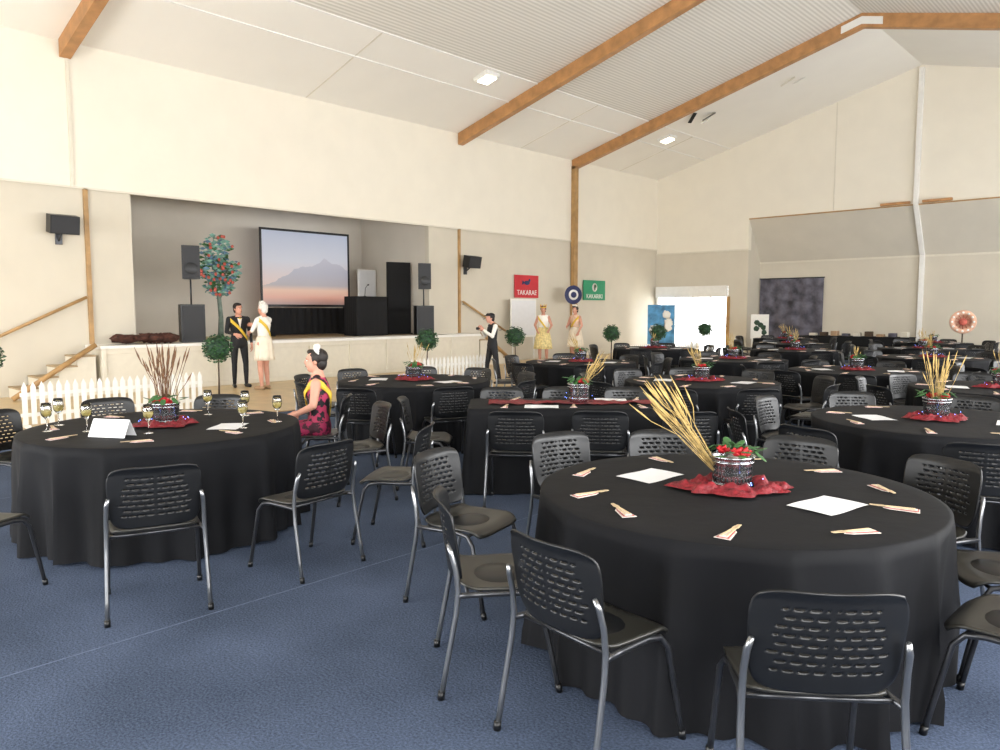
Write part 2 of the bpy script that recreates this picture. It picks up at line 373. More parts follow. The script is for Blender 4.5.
# ---------------------------------------------------------------- chair
def chair_mesh():
    b=MB()
    def shell(fn,nx,ny,hole,th,k):
        me=bpy.data.meshes.new('t'); vs=[fn(-1+2*i/nx,-1+2*j/ny) for j in range(ny+1) for i in range(nx+1)]
        fs=[(j*(nx+1)+i,j*(nx+1)+i+1,(j+1)*(nx+1)+i+1,(j+1)*(nx+1)+i) for j in range(ny) for i in range(nx) if not hole(i,j)]
        me.from_pydata(vs,[],fs); o=bpy.data.objects.new('t',me); S.collection.objects.link(o)
        m=o.modifiers.new('s','SOLIDIFY'); m.thickness=th; m.offset=0
        e=evalmesh(o); b.add([v.co[:] for v in e.vertices],[tuple(p.vertices) for p in e.polygons],k); bpy.data.objects.remove(o)
    def seat(u,v):
        x=.235*u*(1-.11*abs(v)**6)*(1+.04*v); y=.215*v*(1-.11*abs(u)**6)
        z=.455-.018*(1-u*u)*(1-v*v)-.035*max(0,v-.6)**2/.16+.02*max(0,-v-.6)**2/.16
        return (x,y+.01,z)
    shell(seat,22,20,lambda i,j:False,.012,'seat')
    def back(u,v):
        x=.24*u*(1-.13*abs(v)**5)*(1+.03*v); zz=.655+.165*v*(1-.12*abs(u)**6)-.012*u*u*(1 if v<0 else 0)*abs(v)
        y=-.235-.05*(v+1)/2+.05*u*u
        y-= .02*max(0,v-.75)**2/.06
        return (x,y,zz)
    NX,NY=61,46
    def hole(i,j):
        if not(9<=j<=37) or (j-9)%4!=0: return False
        w=(j-9)//4; c=abs(i-30)
        lim=25-w*.9 if w>1 else 22
        if c>lim or c<2: return False
        return (c-2+ (3 if w%2 else 0))%6<4
    shell(back,NX,NY,hole,.009,'black')
    for sx in (-1,1):
        b.tube([(sx*.265,-.285,0),(sx*.262,-.262,.12),(sx*.255,-.215,.36),(sx*.252,-.205,.46),(sx*.25,-.215,.55),(sx*.246,-.235,.62),(sx*.236,-.25,.66)],[.0125]*6+[.009],'chrome',10)
        b.tube([(sx*.26,.255,0),(sx*.255,.225,.14),(sx*.245,.17,.38),(sx*.235,.13,.425),(sx*.23,.06,.435),(sx*.235,-.1,.435),(sx*.252,-.205,.44)],.0125,'darksteel',10)
        b.tube([(sx*.265,-.286,0),(sx*.265,-.282,.035)],.016,'black',10); b.tube([(sx*.26,.256,0),(sx*.26,.25,.035)],.016,'black',10)
    b.tube([(-.235,.13,.425),(.235,.13,.425)],.009,'darksteel',8); b.tube([(-.25,-.16,.438),(.25,-.16,.438)],.009,'darksteel',8)
    b.ell((0,0,.44),(.16,.13,.018),'black',16,6)
    b.v=[(x*.93,y*.92,z*.98) for x,y,z in b.v]
    return b.mesh('dining_chair')
CH=chair_mesh()
def chair(x,y,face):
    return inst(CH,'dining_chair',(x,y,0),math.radians(face-90))
# ---------------------------------------------------------------- tables
def round_table(R,seed):
    b=MB(); rnd=random.Random(seed); n=240; p=[rnd.uniform(0,6.28) for _ in range(6)]
    rings=[(r*R,.75,0) for r in (.04,.35,.65,.9,.985)]+[(R+.005,.746,0)]
    K=14
    for i in range(1,K+1):
        t=i/K; rings.append((R+.008+.03*t,.738-(.738-.012)*t,t))
    vs=[];fs=[]
    for r,z,t in rings:
        for j in range(n):
            a=2*PI*j/n
            w=14*a+p[0]+1.2*math.sin(3*a+p[3])+.35*t*math.sin(5*a+p[5])
            f=.95*(.45-abs(math.sin(w*.5))**.6)*1.6+.3*math.sin(31*a+p[1])*t+.3*math.sin(6*a+p[2])
            rr=r+(.068*t**.55)*f
            zz=z if t<1 else max(.008,z+.01*math.sin(5*a+p[4]))
            vs.append((rr*math.cos(a),rr*math.sin(a),zz))
    for i in range(len(rings)-1):
        for j in range(n): fs.append((i*n+j,(i+1)*n+j,(i+1)*n+(j+1)%n,i*n+(j+1)%n))
    fs.append(tuple(range(n))); b.add(vs,fs,'cloth')
    for a in range(4): b.tube([(.6*math.cos(a*PI/2),.6*math.sin(a*PI/2),0),(.6*math.cos(a*PI/2),.6*math.sin(a*PI/2),.73)],.018,'darksteel',8)
    return b.mesh('round_banquet_table')
RT=[round_table(.9,s) for s in (1,2,3)]
def rect_table(L,W):
    b=MB(); c=.05; pts=[]
    hx,hy=L/2,W/2
    def seg(p,q,nrm,n):
        for i in range(n): t=i/n; pts.append((p[0]+(q[0]-p[0])*t,p[1]+(q[1]-p[1])*t,nrm[0],nrm[1]))
    def arc(cx,cy,a0):
        for i in range(6): a=a0+PI/2*i/6; pts.append((cx+c*math.cos(a),cy+c*math.sin(a),math.cos(a),math.sin(a)))
    seg((hx,-hy+c),(hx,hy-c),(1,0),20); arc(hx-c,hy-c,0); seg((hx-c,hy),(-hx+c,hy),(0,1),44); arc(-hx+c,hy-c,PI/2)
    seg((-hx,hy-c),(-hx,-hy+c),(-1,0),20); arc(-hx+c,-hy+c,PI); seg((-hx+c,-hy),(hx-c,-hy),(0,-1),44); arc(hx-c,-hy+c,1.5*PI)
    n=len(pts); vs=[];fs=[]; K=11
    for i in range(K+2):
        for j,(x,y,nx,ny) in enumerate(pts):
            if i==0: vs.append((x*.97,y*.97,.75)); continue
            t=(i-1)/K; corner=abs(nx*ny)*2
            s=2*PI*j/n; f=.5*math.sin(13*s+1)+.4*math.sin(21*s)+.2*math.sin(31*s)
            o=.004+t*.03+.035*t*f+corner*.07*t
            vs.append((x+nx*o,y+ny*o,.746-(.746-.01)*t))
    for i in range(K+1):
        for j in range(n): fs.append((i*n+j,(i+1)*n+j,(i+1)*n+(j+1)%n,i*n+(j+1)%n))
    fs.append(tuple(range(n))); b.add(vs,fs,'cloth')
    for sx in (-1,1):
        for sy in (-1,1): b.tube([(sx*(hx-.15),sy*(hy-.1),0),(sx*(hx-.15),sy*(hy-.1),.73)],.018,'darksteel',8)
    return b.mesh('trestle_table')
def centre(lean,seed,L=.5,count=26,sp=.13,k='reed',off=(0,0),th=1):
    rnd=random.Random(seed); b=MB()
    b.lathe([(.075,0),(.082,.004),(.09,.09),(.098,.155),(.104,.16),(.104,.168),(.098,.168),(.09,.16),(.084,.09),(.07,.02)],'steel',32)
    for z in (.035,.14): b.tube([((.084+.09*z+.001)*math.cos(a*PI/16),(.084+.09*z+.001)*math.sin(a*PI/16),z) for a in range(33)],.003,'steel',6)
    for i in range(30):
        a=2*PI*i/30
        for z in (.06,.088,.115): b.box((-.0022,-.0035,-.007),(.0022,.0035,.007),'black',Matrix.Translation(((.0835+.085*z)*math.cos(a),(.0835+.085*z)*math.sin(a),z))@Matrix.Rotation(a,4,'Z'))
    for i in range(count):
        d=Vector((lean[0]+rnd.gauss(0,sp),lean[1]+rnd.gauss(0,sp),1)).normalized(); l=L*rnd.uniform(.7,1.08)
        p=Vector((off[0]+rnd.uniform(-.02,.02),off[1]+rnd.uniform(-.02,.02),.06)); bend=Vector((rnd.gauss(0,.06),rnd.gauss(0,.06),-.02))
        e=p+d*l+bend*l
        b.tube([p,p+d*l*.55,e-(e-p)*.24,e-(e-p)*.13,e],[.0014*th,.0014*th,.0016*th,.0048*th,.0008],k,5)
    for i in range(4):
        a=rnd.uniform(0,6.28); c=Vector((.06*math.cos(a),.06*math.sin(a),.185+rnd.uniform(0,.02)))
        for q_ in range(9):
            q=q_*2.4; rr=.006+.0028*q_; T=Matrix.Rotation(q,4,'Z')@Matrix.Rotation(.5+.06*q_,4,'Y')
            b.ell(c+Vector((rr*math.cos(q),rr*math.sin(q),-.002*q_)),(.006,.016,.018),'rose',8,6,T)
    for i in range(22):
        a=rnd.uniform(0,6.28); r=rnd.uniform(.05,.13); T=Matrix.Rotation(a,4,'Z')@Matrix.Rotation(rnd.uniform(-.5,.7),4,'Y')
        b.ell((r*math.cos(a),r*math.sin(a),.175+rnd.uniform(-.01,.045)),(.038,.02,.003),'leaf',10,6,T)
    for i in range(9):
        a=rnd.uniform(0,6.28); r=rnd.uniform(.12,.19); b.ell((r*math.cos(a),r*math.sin(a),.05+rnd.uniform(-.01,.02)),.003,'fairy',6,4)
    return b.mesh('reed_bucket_centrepiece')
CP=[centre((-.75,.12),1,L=.56,count=32,sp=.11,off=(-.05,0)),centre((.05,.05),2,L=.47,sp=.15,count=34),centre((-.35,.15),3,L=.4,count=18),centre((.3,-.1),4,L=.42,count=16),
    centre((.0,.0),6,L=.53,count=38,sp=.13,k='reeddark',th=1.5),centre((.5,.2),8,L=.45,count=22,sp=.1),centre((0,.1),9,L=.3,count=8)]
def organza(seed,rx,ry):
    rnd=random.Random(seed); b=MB(); n=80; K=16; vs=[];fs=[]
    for i in range(K+1):
        t=i/K
        for j in range(n):
            a=2*PI*j/n; w=1+.1*math.sin(4*a+seed)+.1*math.sin(7*a)+.06*math.sin(13*a+seed)
            r=(.1/rx*(1-t)+t*w); x=rx*r*math.cos(a); y=ry*r*math.sin(a)
            if i==0: x,y=.108*math.cos(a),.108*math.sin(a)
            q=noise.noise(Vector((x*18,y*18,seed*3)))+.6*noise.noise(Vector((x*40,y*40,seed)))
            z=.008+(.032+.035*q)*(math.sin(PI*min(1,.15+t*.85))*.9+.1)
            vs.append((x,y,max(.004,z)))
    for i in range(K):
        for j in range(n): fs.append((i*n+j,(i+1)*n+j,(i+1)*n+(j+1)%n,i*n+(j+1)%n))
    b.add(vs,fs,'red'); return b.mesh('red_organza_cloth')
OG=[organza(1,.22,.19),organza(2,.26,.17),organza(5,.21,.2)]
def bundle_mesh():
    b=MB()
    for i,(w,k) in enumerate(((.032,'napkin'),(.024,'napred'),(.016,'napkin'))):
        z=.001+.0025*i; L=.09-.006*i
        b.add([(-w,-L*.75,z),(w,-L*.75,z),(w*.55,L*.5,z),(0,L*.8,z),(-w*.55,L*.5,z),(-w,-L*.75,z+.002),(w,-L*.75,z+.002),(w*.55,L*.5,z+.002),(0,L*.8,z+.002),(-w*.55,L*.5,z+.002)],
              [(4,3,2,1,0),(5,6,7,8,9),(0,1,6,5),(1,2,7,6),(2,3,8,7),(3,4,9,8),(4,0,5,9)],k,False)
    for sx,s in ((-.009,-.06),(.011,.05)):
        T=Matrix.Translation((sx,-.03,.009))@Matrix.Rotation(s,4,'Z')
        b.box((-.004,-.02,0),(.004,.1,.002),'cutlery',T); b.box((-.008,.1,0),(.008,.125,.002),'cutlery',T)
        if s<0:
            for q in (-.0065,-.002,.0025): b.box((q,.125,0),(q+.003,.15,.002),'cutlery',T)
        else: b.box((-.007,.125,0),(.006,.155,.002),'cutlery',T)
    return b.mesh('cutlery_napkin_bundle')
NB=bundle_mesh()
def paper_mesh():
    b=MB(); n=6; vs=[(-.105+.21*i/n,-.148+.297*j/n,.002+.002*math.sin(3*i/n+j)) for j in range(n+1) for i in range(n+1)]
    b.add(vs,[(j*(n+1)+i,j*(n+1)+i+1,(j+1)*(n+1)+i+1,(j+1)*(n+1)+i) for j in range(n) for i in range(n)],'paper'); return b.mesh('paper_quiz_sheet')
PM=paper_mesh()
RTN=[0]
YAW=43.3
def set_table(x,y,cp=1,og=0,napk=8,papers=((.45,200),(.5,-35)),na0=10,crot=0,tsc=1):
    i=RTN[0]; RTN[0]+=1
    inst(RT[i%3],'round_banquet_table',(x,y,0),i*1.1,(tsc,tsc,1))
    inst(OG[og],'red_organza_cloth',(x,y,.751),math.radians(YAW))
    inst(CP[cp],'reed_bucket_centrepiece',(x,y,.752),crot)
    for r,a in papers:
        a=math.radians(a+YAW); px,py=x+r*math.cos(a),y+r*math.sin(a); inst(PM,'paper_quiz_sheet',(px,py,.752),a+random.uniform(-.3,.3))
    for k in range(napk):
        a=math.radians(na0+360*k/napk+random.uniform(-7,7)); r=.74+random.uniform(-.03,.03)
        inst(NB,'cutlery_napkin_bundle',(x+r*math.cos(a),y+r*math.sin(a),.7525),a+PI/2+random.uniform(-.5,.5)+(PI/2 if k%2 else 0))
def ring(x,y,lst):
    for phi,r in lst:
        a=math.radians(phi+YAW); chair(x+r*math.cos(a),y+r*math.sin(a),math.degrees(a)+180+random.uniform(-7,7))
def ring_n(x,y,n,r0=1.2,a0=0,skip=()):
    for k in range(n):
        if k in skip: continue
        a=math.radians(a0+360*k/n+random.uniform(-4,4)); r=r0+random.uniform(-.03,.1)
        chair(x+r*math.cos(a),y+r*math.sin(a),math.degrees(a)+180+random.uniform(-8,8))
T1=(-1.60,3.30); T2=(-5.58,2.31)
set_table(*T1,cp=0,og=1,napk=10,papers=((.44,138),(.44,-42)),crot=math.radians(YAW))
ring(*T1,[(-96,1.18),(226,1.08),(193,1.14),(155,1.4),(118,1.27),(91,1.2),(56,1.17),(20,1.15),(-10,1.17),(-43,1.15)])
set_table(*T2,cp=4,og=2,napk=8,papers=((.5,-10),),tsc=1.05)
ring(*T2,[(-68.5,1.6),(-35,1.52),(-9,1.75),(33,1.5),(96,1.3),(131,1.4),(-108,1.5),(165,1.35)])
TR=(-4.2,5.4)
inst(rect_table(1.85,.78),'trestle_table',(*TR,0),math.radians(YAW))
b=MB(); n=40; vs=[];fs=[]
for i in range(n+1):
    for j in range(9):
        u=-.75+1.5*i/n; v=(-.13+.26*j/8)*(1+.25*math.sin(u*9)); vs.append((u,v,max(.004,.012+.02*noise.noise(Vector((u*12,v*14,1))))))
for i in range(n):
    for j in range(8): fs.append((i*9+j,(i+1)*9+j,(i+1)*9+j+1,i*9+j+1))
b.add(vs,fs,'red'); b.obj('red_table_runner',(*TR,.751),math.radians(YAW))
inst(CP[5],'reed_bucket_centrepiece',(TR[0]+.05,TR[1]+.05,.765),0)
ca,sa=math.cos(math.radians(YAW)),math.sin(math.radians(YAW))
for u,v in ((-.6,-.28),(0,-.27),(.6,-.28),(-.5,.28),(.15,.28),(.65,.27)):
    inst(NB,'cutlery_napkin_bundle',(TR[0]+u*ca-v*sa,TR[1]+u*sa+v*ca,.752),math.radians(YAW)+random.uniform(-.4,.4))
for u,v in ((-.28,-.25),(.4,.25)): inst(PM,'paper_quiz_sheet',(TR[0]+u*ca-v*sa,TR[1]+u*sa+v*ca,.752),math.radians(YAW)+1.5)
for u,v in ((-.5,-.68),(.18,-.66),(.85,-.7),(-.65,.68),(0,.7),(.65,.68)):
    chair(TR[0]+u*ca-v*sa,TR[1]+u*sa+v*ca,YAW+(90 if v<0 else -90)+random.uniform(-8,8))
chair(TR[0]-1.3*ca,TR[1]-1.3*sa,YAW)
TABS=[(-7.0,5.9,9,3,20),(-4.4,8.2,9,2,5),(-7.5,9.9,8,5,0),(-1.5,6.55,9,1,12),(-1.6,9.7,9,2,30),(-3.6,11.2,9,6,10),(-6.0,12.3,8,2,0),
      (-1.3,13.2,8,3,0),(-3.6,15.2,8,5,15),(-6.4,16.0,8,2,0),(-9.0,14.6,8,6,20),(-4.6,18.6,8,2,10),(-7.8,19.2,8,3,0),(-2.0,18.0,8,5,0),(-5.2,22.0,8,6,0),(-9.2,22.2,8,2,0)]
for i,(x,y,n,c,a0) in enumerate(TABS):
    set_table(x,y,cp=c,og=i%3,napk=8 if i<8 else 6,papers=((.45,170),(.5,-30)),crot=i*1.3)
    ring_n(x,y,n,a0=a0)
# ---------------------------------------------------------------- wine glasses, name card
def glass(fill):
    b=MB(); b.lathe([(.034,0),(.034,.002),(.006,.006),(.0035,.02),(.0035,.08),(.012,.09),(.032,.115),(.037,.14),(.034,.175),(.03,.2),(.029,.2),(.0325,.175),(.0352,.14),(.03,.117),(.008,.095)],'glassw',24)
    b.lathe([(.006,.0965),(.0285,.118),(.0335,.138),(.0338,.15)],fill,24); return b.mesh('wine_glass')
GL=glass('wine')
for dx,dy in ((-.7,-.3),(-.78,-.02),(-.42,-.3),(.05,-.38),(.42,.5),(.62,-.14),(.78,.16),(.1,.55)):
    inst(GL,'wine_glass',(T2[0]+dx*ca-dy*sa,T2[1]+dx*sa+dy*ca,.752))
b=MB(); b.add([(-.14,-.06,0),(.14,-.06,0),(.14,0,.115),(-.14,0,.115),(-.14,.06,0),(.14,.06,0)],[(0,1,2,3),(3,2,5,4)],'paper',False)
o=b.obj('table_name_card',(T2[0]-.14*ca+.5*sa,T2[1]-.14*sa-.5*ca,.753),math.radians(YAW-12)); m=o.modifiers.new('s','SOLIDIFY'); m.thickness=.002
# ---------------------------------------------------------------- fences, topiary
def fence(y0,y1,x=-11.7):
    b=MB(); n=int((y1-y0)/.105)
    for i in range(n+1):
        y=y0+(y1-y0)*i/n
        b.add([(0,y-.032,.03),(0,y+.032,.03),(0,y+.032,.55),(0,y,.62),(0,y-.032,.55),(.018,y-.032,.03),(.018,y+.032,.03),(.018,y+.032,.55),(.018,y,.62),(.018,y-.032,.55)],
              [(4,3,2,1,0),(5,6,7,8,9),(0,1,6,5),(1,2,7,6),(2,3,8,7),(3,4,9,8),(4,0,5,9)],'white',False)
    for z in (.14,.42): b.box((-.02,y0-.05,z),(0,y1+.05,z+.05),'white')
    for y in (y0,(y0+y1)/2,y1): b.box((-.14,y-.03,0),(.14,y+.03,.035),'white')
    b.obj('picket_fence',(x,0,0))
fence(2.95,5.4); fence(9.8,12.0); fence(17.1,21.6)
def topiary_mesh():
    rnd=random.Random(3); b=MB(); b.lathe([(.09,0),(.11,.02),(.135,.2),(.145,.2),(.145,.22),(.12,.22),(.11,.18)],'terracotta',20)
    b.tube([(0,0,.18),(.01,0,.45),(0,.01,.9)],[.016,.014,.012],'bark',8); b.ell((0,0,.98),.18,'leafdark',16,10,jit=.2)
    for i in range(1000):
        d=Vector((rnd.gauss(0,1),rnd.gauss(0,1),rnd.gauss(0,1))).normalized(); c=Vector((0,0,.98))+d*rnd.uniform(.15,.245)
        u,w,_=basis(d+Vector((rnd.gauss(0,.7),rnd.gauss(0,.7),rnd.gauss(0,.7)))); s=rnd.uniform(.018,.034)
        b.add([c-u*s,c-w*s*.5+d*.004,c+u*s,c+w*s*.5+d*.004],[(0,1,2,3)],rnd.choice(('leaf','leafdark')))
    return b.mesh('topiary_ball_tree')
TP=topiary_mesh()
for x,y in ((-11.7,5.72),(-11.9,10.4),(-11.9,13.15),(-11.7,16.8),(-11.35,18.6),(-11.7,21.95),(-11.7,2.5)): inst(TP,'topiary_ball_tree',(x,y,0),x+y)
rnd=random.Random(9); b=MB(); b.lathe([(.22,0),(.24,.03),(.1,.05)],'bark2',20)
b.tube([(0,0,.03),(.0,.02,.5),(0,-.02,1.1),(0,0,1.9)],[.07,.055,.045,.03],'bark2',10)
for a,z in ((.4,1.2),(-.5,1.3),(.6,1.6),(-.6,1.75)): b.tube([(0,0,z-.25),(0,a*.35,z),(0,a*.6,z+.25)],[.03,.02,.01],'bark2',8)
LB=[((0,0,1.25),.38,.3),((0,-.2,1.65),.34,.36),((0,.2,1.6),.36,.36),((0,-.05,2.1),.4,.38)]
for c0,ry,rz in LB:
    for i in range(150):
        d=Vector((rnd.gauss(0,1),rnd.gauss(0,1),rnd.gauss(0,1))).normalized()*rnd.uniform(.5,1); c=Vector(c0)+Vector((d.x*.16,d.y*ry,d.z*rz))
        u,w,_=basis(Vector((1,rnd.gauss(0,.5),rnd.gauss(0,.5)))); s=rnd.uniform(.05,.085)
        b.add([c-u*s,c-w*s*.5,c+u*s,c+w*s*.5],[(0,1,2,3)],rnd.choice(('teal','teal','leaf','bluegrey')))
    for i in range(9):
        d=Vector((rnd.uniform(.5,1),rnd.gauss(0,.8),rnd.gauss(0,.8))).normalized(); b.ell((c0[0]+.17,c0[1]+d.y*ry,c0[2]+d.z*rz),(.02,.038,.038),'coral',8,6,jit=.4)
b.obj('decorative_flowering_tree',(-17.0,8.4,.92))
# ---------------------------------------------------------------- stage kit
def speaker(name,x,y,z0,rz,h=1.33):
    e=empty(name,(x,y,z0),rz)
    b=MB(); b.box((-.22,-.24,0),(.22,.24,.8),'black'); b.box((.22,-.21,.04),(.235,.21,.76),'grille'); b.obj('subwoofer',parent=e,bevel=.015)
    b=MB(); b.tube([(0,0,.8),(0,0,h+.03)],.018,'darksteel',10); b.obj('pole',parent=e)
    b=MB(); zz=h
    b.add([(-.16,-.11,zz),(.16,-.18,zz),(.16,.18,zz),(-.16,.11,zz),(-.16,-.11,zz+.7),(.16,-.18,zz+.7),(.16,.18,zz+.7),(-.16,.11,zz+.7)],[(0,3,2,1),(4,5,6,7),(0,1,5,4),(1,2,6,5),(2,3,7,6),(3,0,4,7)],'black',False)
    b.box((.16,-.16,zz+.03),(.172,.16,zz+.67),'grille'); b.lathe([(.1,0),(.12,.01),(.13,.02)],'black',20,(.175,0,zz+.22),T=Matrix.Rotation(PI/2,4,'Y')); b.obj('top_cabinet',parent=e,bevel=.012)
speaker('stage_loudspeaker',-15.75,7.15,.92,-.3); speaker('stage_loudspeaker',-15.75,13.65,.92,-.5,1.25)
def wallspk(y,z):
    b=MB(); T=Matrix.Translation((-15.72,y,z))@Matrix.Rotation(.2,4,'Y'); b.box((-.13,-.25,-.17),(.13,.25,.17),'black',T); b.box((.13,-.23,-.15),(.142,.23,.15),'grille',T)
    b.tube([(-16.03,y,z-.1),(-15.8,y,z-.12)],.02,'darksteel',8); b.tube([(-16.02,y,z-.3),(-15.78,y,z-.14)],.02,'darksteel',8); b.box((-16.03,y-.06,z-.36),(-15.99,y+.06,z),'darksteel'); b.obj('wall_speaker',bevel=.01)
wallspk(4.75,3.2); wallspk(15.5,3.0)
e=empty('projection_screen',(-18.3,11.6,0))
b=MB(); b.box((-.01,-1.36,1.75),(0,1.36,3.72),'screen'); b.obj('image_surface',parent=e)
b=MB()
for lo,hi in (((-.02,-1.41,1.69),(.02,1.41,1.75)),((-.02,-1.41,3.72),(.02,1.41,3.78)),((-.02,-1.41,1.75),(.02,-1.36,3.72)),((-.02,1.36,1.75),(.02,1.41,3.72))): b.box(lo,hi,'black')
for y in (-1.2,1.2): b.tube([(0,y,1.7),(0,y,.92)],.025,'darksteel'); b.tube([(-.3,y,.92),(.3,y,.92)],.02,'darksteel')
b.obj('frame',parent=e)
b=MB(); n=60; vs=[];fs=[]
for i in range(n+1):
    y=-1.35+2.7*i/n; x=.03*math.sin(i*1.3)+.08; vs+=[(x,y,.93),(x*.8,y,1.66)]
for i in range(n): fs.append((2*i,2*i+2,2*i+3,2*i+1))
b.add(vs,fs,'blackmatte'); b.obj('skirt_drape',parent=e)
def draped(name,x,y,w,d,h):
    b=MB(); P=[(-d/2,-w/2),(d/2,-w/2),(d/2,w/2),(-d/2,w/2)]; n=80; vs=[];fs=[]
    for k in range(6):
        t=k/5
        for j in range(n):
            s=4*j/n; i=int(s); f=s-i; a=P[i]; c=P[(i+1)%4]; X=a[0]+(c[0]-a[0])*f; Y=a[1]+(c[1]-a[1])*f; q=1+.06*t*(.6+.6*math.sin(j*1.9)); vs.append((X*q,Y*q,h*(1-t)+.005))
    for k in range(5):
        for j in range(n): fs.append((k*n+j,(k+1)*n+j,(k+1)*n+(j+1)%n,k*n+(j+1)%n))
    fs.append(tuple(range(n))); b.add(vs,fs,'blackmatte'); return b.obj(name,(x,y,.91))
draped('draped_lectern',-16.7,12.4,1.0,.55,1.05)
b=MB(); b.tube([(0,0,0),(0,0,.02),(0,.02,.22),(.06,.05,.3)],[.05,.01,.008,.008],'darksteel',8); b.ell((.08,.06,.31),(.03,.02,.02),'black'); b.obj('gooseneck_microphone',(-16.6,12.3,1.965))
b=MB(); b.box((-.05,-.36,0),(.05,.36,2.05),'blackmatte'); b.box((-.2,-.35,0),(.2,-.3,.04),'black'); b.box((-.2,.3,0),(.2,.35,.04),'black'); b.obj('black_flat_panel',(-16.95,13.75,.91),-.25,bevel=.01)
b=MB(); b.box((-.02,-.3,0),(.02,.3,.9),'paper'); b.box((-.03,-.33,-.03),(.0,.33,.93),'white'); b.tube([(0,-.25,0),(0,-.25,-.93)],.015,'darksteel'); b.tube([(0,.25,0),(0,.25,-.93)],.015,'darksteel'); b.obj('whiteboard_easel',(-18.5,13.8,1.88))
b=MB(); rnd=random.Random(4)
for i in range(18): b.ell((rnd.uniform(-.2,.2),rnd.uniform(-.5,.5),.06),(rnd.uniform(.1,.18),rnd.uniform(.12,.22),rnd.uniform(.05,.1)),'brownheap',14,8,jit=.6)
b.obj('costume_heap',(-15.6,6.15,.975))
# ---------------------------------------------------------------- signs and posters
def text(s,size,loc,rot,k,parent=None):
    c=bpy.data.curves.new('lettering','FONT'); c.body=s; c.size=size; c.extrude=.003; c.align_x='CENTER'; c.align_y='CENTER'
    o=bpy.data.objects.new('lettering',c); S.collection.objects.link(o); o.location=loc; o.rotation_euler=rot; c.materials.append(M[k])
    if parent: o.parent=parent
    return o
def sign(name,x,y,z,w,h,k,txt,tz,emb):
    e=empty(name,(x,y,z)); b=MB(); b.box((0,-w/2,-h/2),(.02,w/2,h/2),k); b.obj('board',parent=e)
    if txt: text(txt,.22,(.026,0,tz),(PI/2,0,PI/2),'white',e)
    b=MB()
    if emb=='bird':
        b.ell((.03,0,.12),(.01,.14,.07),'navy',16,8); b.ell((.03,.12,.2),(.01,.05,.05),'navy'); b.add([(.035,-.1,.12),(.035,-.25,.04),(.035,-.22,.2)],[(0,1,2)],'navy')
    if emb=='leaf':
        b.lathe([(.14,0),(.15,.008)],'white',24,(.02,0,.1),T=Matrix.Rotation(PI/2,4,'Y')); b.ell((.035,0,.1),(.006,.05,.11),'leafdark'); b.ell((.04,.05,.14),(.006,.05,.05),'leaf')
    if b.v: b.obj('emblem',parent=e)
sign('red_team_sign',-15.99,18.2,2.35,1.15,.72,'signred','TAKARAE',-.2,'bird')
sign('green_team_sign',-15.99,21.85,2.3,1.3,.7,'signgreen','KAKARIKI',-.22,'leaf')
b=MB(); b.box((-.03,-.6,.75),(.0,.6,1.95),'white'); b.box((0,-.55,.8),(.012,.55,1.9),'paper')
for y in (-.5,.5): b.tube([(0,y,.0),(-.02,y,.8)],.02,'white')
b.obj('white_display_board',(-15.7,17.75,0))
b=MB(); Ty=Matrix.Rotation(PI/2,4,'Y')
b.lathe([(.3,0),(.31,.02),(.29,.035)],'navy',32,(0,0,2.1),T=Ty); b.lathe([(.17,0),(.17,.01)],'white',32,(.035,0,2.1),T=Ty); b.lathe([(.1,0),(.1,.01)],'navy',32,(.046,0,2.1),T=Ty)
b.tube([(0,0,0),(0,0,1.8)],.02,'white'); b.lathe([(.2,0),(.2,.03),(.05,.05)],'white',20); b.obj('blue_rosette_stand',(-15.3,19.75,0),-.5)
def standboard(name,x,y,w,z0,h,k,rz,k2=None):
    b=MB(); b.box((-w/2,-.02,z0),(w/2,.02,z0+h),k)
    if k2: 
        for i in range(5): b.ell((random.uniform(-w*.3,w*.3),-.03,z0+h*random.uniform(.2,.8)),(w*.15,.006,h*.1),k2,jit=.4)
    for s in (-1,1): b.tube([(s*w*.4,.02,z0+.1),(s*w*.45,.25,0)],.015,'white'); b.tube([(s*w*.42,0,z0+.02),(s*w*.45,-.03,0)],.015,'white')
    b.obj(name,(x,y,0),rz)
standboard('blue_display_poster',-15.15,25.0,1.0,.3,1.5,'signblue',.5,'white')
standboard('white_notice_board',-11.3,25.1,.6,.6,.85,'white',.2,'leafdark')
b=MB(); n=40; vs=[];fs=[]
for i in range(n+1):
    x=-12.15+2.3*i/n; y=26.93+.02*math.sin(i*.8); vs+=[(x,y,.2),(x,y,2.72)]
for i in range(n): fs.append((2*i,2*i+2,2*i+3,2*i+1))
b.add(vs,fs,'mural'); b.tube([(-12.18,26.93,2.74),(-9.82,26.93,2.74)],.02,'black'); b.obj('marbled_fabric_backdrop')
b=MB(); Tx=Matrix.Rotation(PI/2,4,'X')
b.lathe([(.31,-.02),(.33,0),(.31,.02),(.2,.02),(.2,-.02)],'pale',40,(0,0,1.27),T=Tx); b.lathe([(.09,-.03),(.1,0),(.09,.03)],'coral',20,(0,0,1.27),T=Tx)
for i in range(12):
    a=i*PI/6; b.ell((.26*math.cos(a),-.03,1.27+.26*math.sin(a)),(.03,.012,.03),'white',8,6)
    b.tube([(0,0,1.27),(.25*math.cos(a),0,1.27+.25*math.sin(a))],.008,'coral',6)
b.tube([(0,.03,1.27),(0,.03,.05)],.02,'bark'); b.lathe([(.22,0),(.22,.03),(.03,.06)],'bark',20); b.obj('prize_wheel',(-5.0,24.2,0),.2)
b=MB(); b.box((-1.6,-.35,.0),(1.6,.35,.74),'blackmatte'); b.box((-1.62,-.37,.74),(1.62,.37,.76),'cloth')
for i in range(9):
    x=-1.4+.35*i; b.box((x-.1,-.15,.76),(x+.1,.1,.76+.08+.04*(i%3)),('offwhite','bark','tan','mural')[i%4])
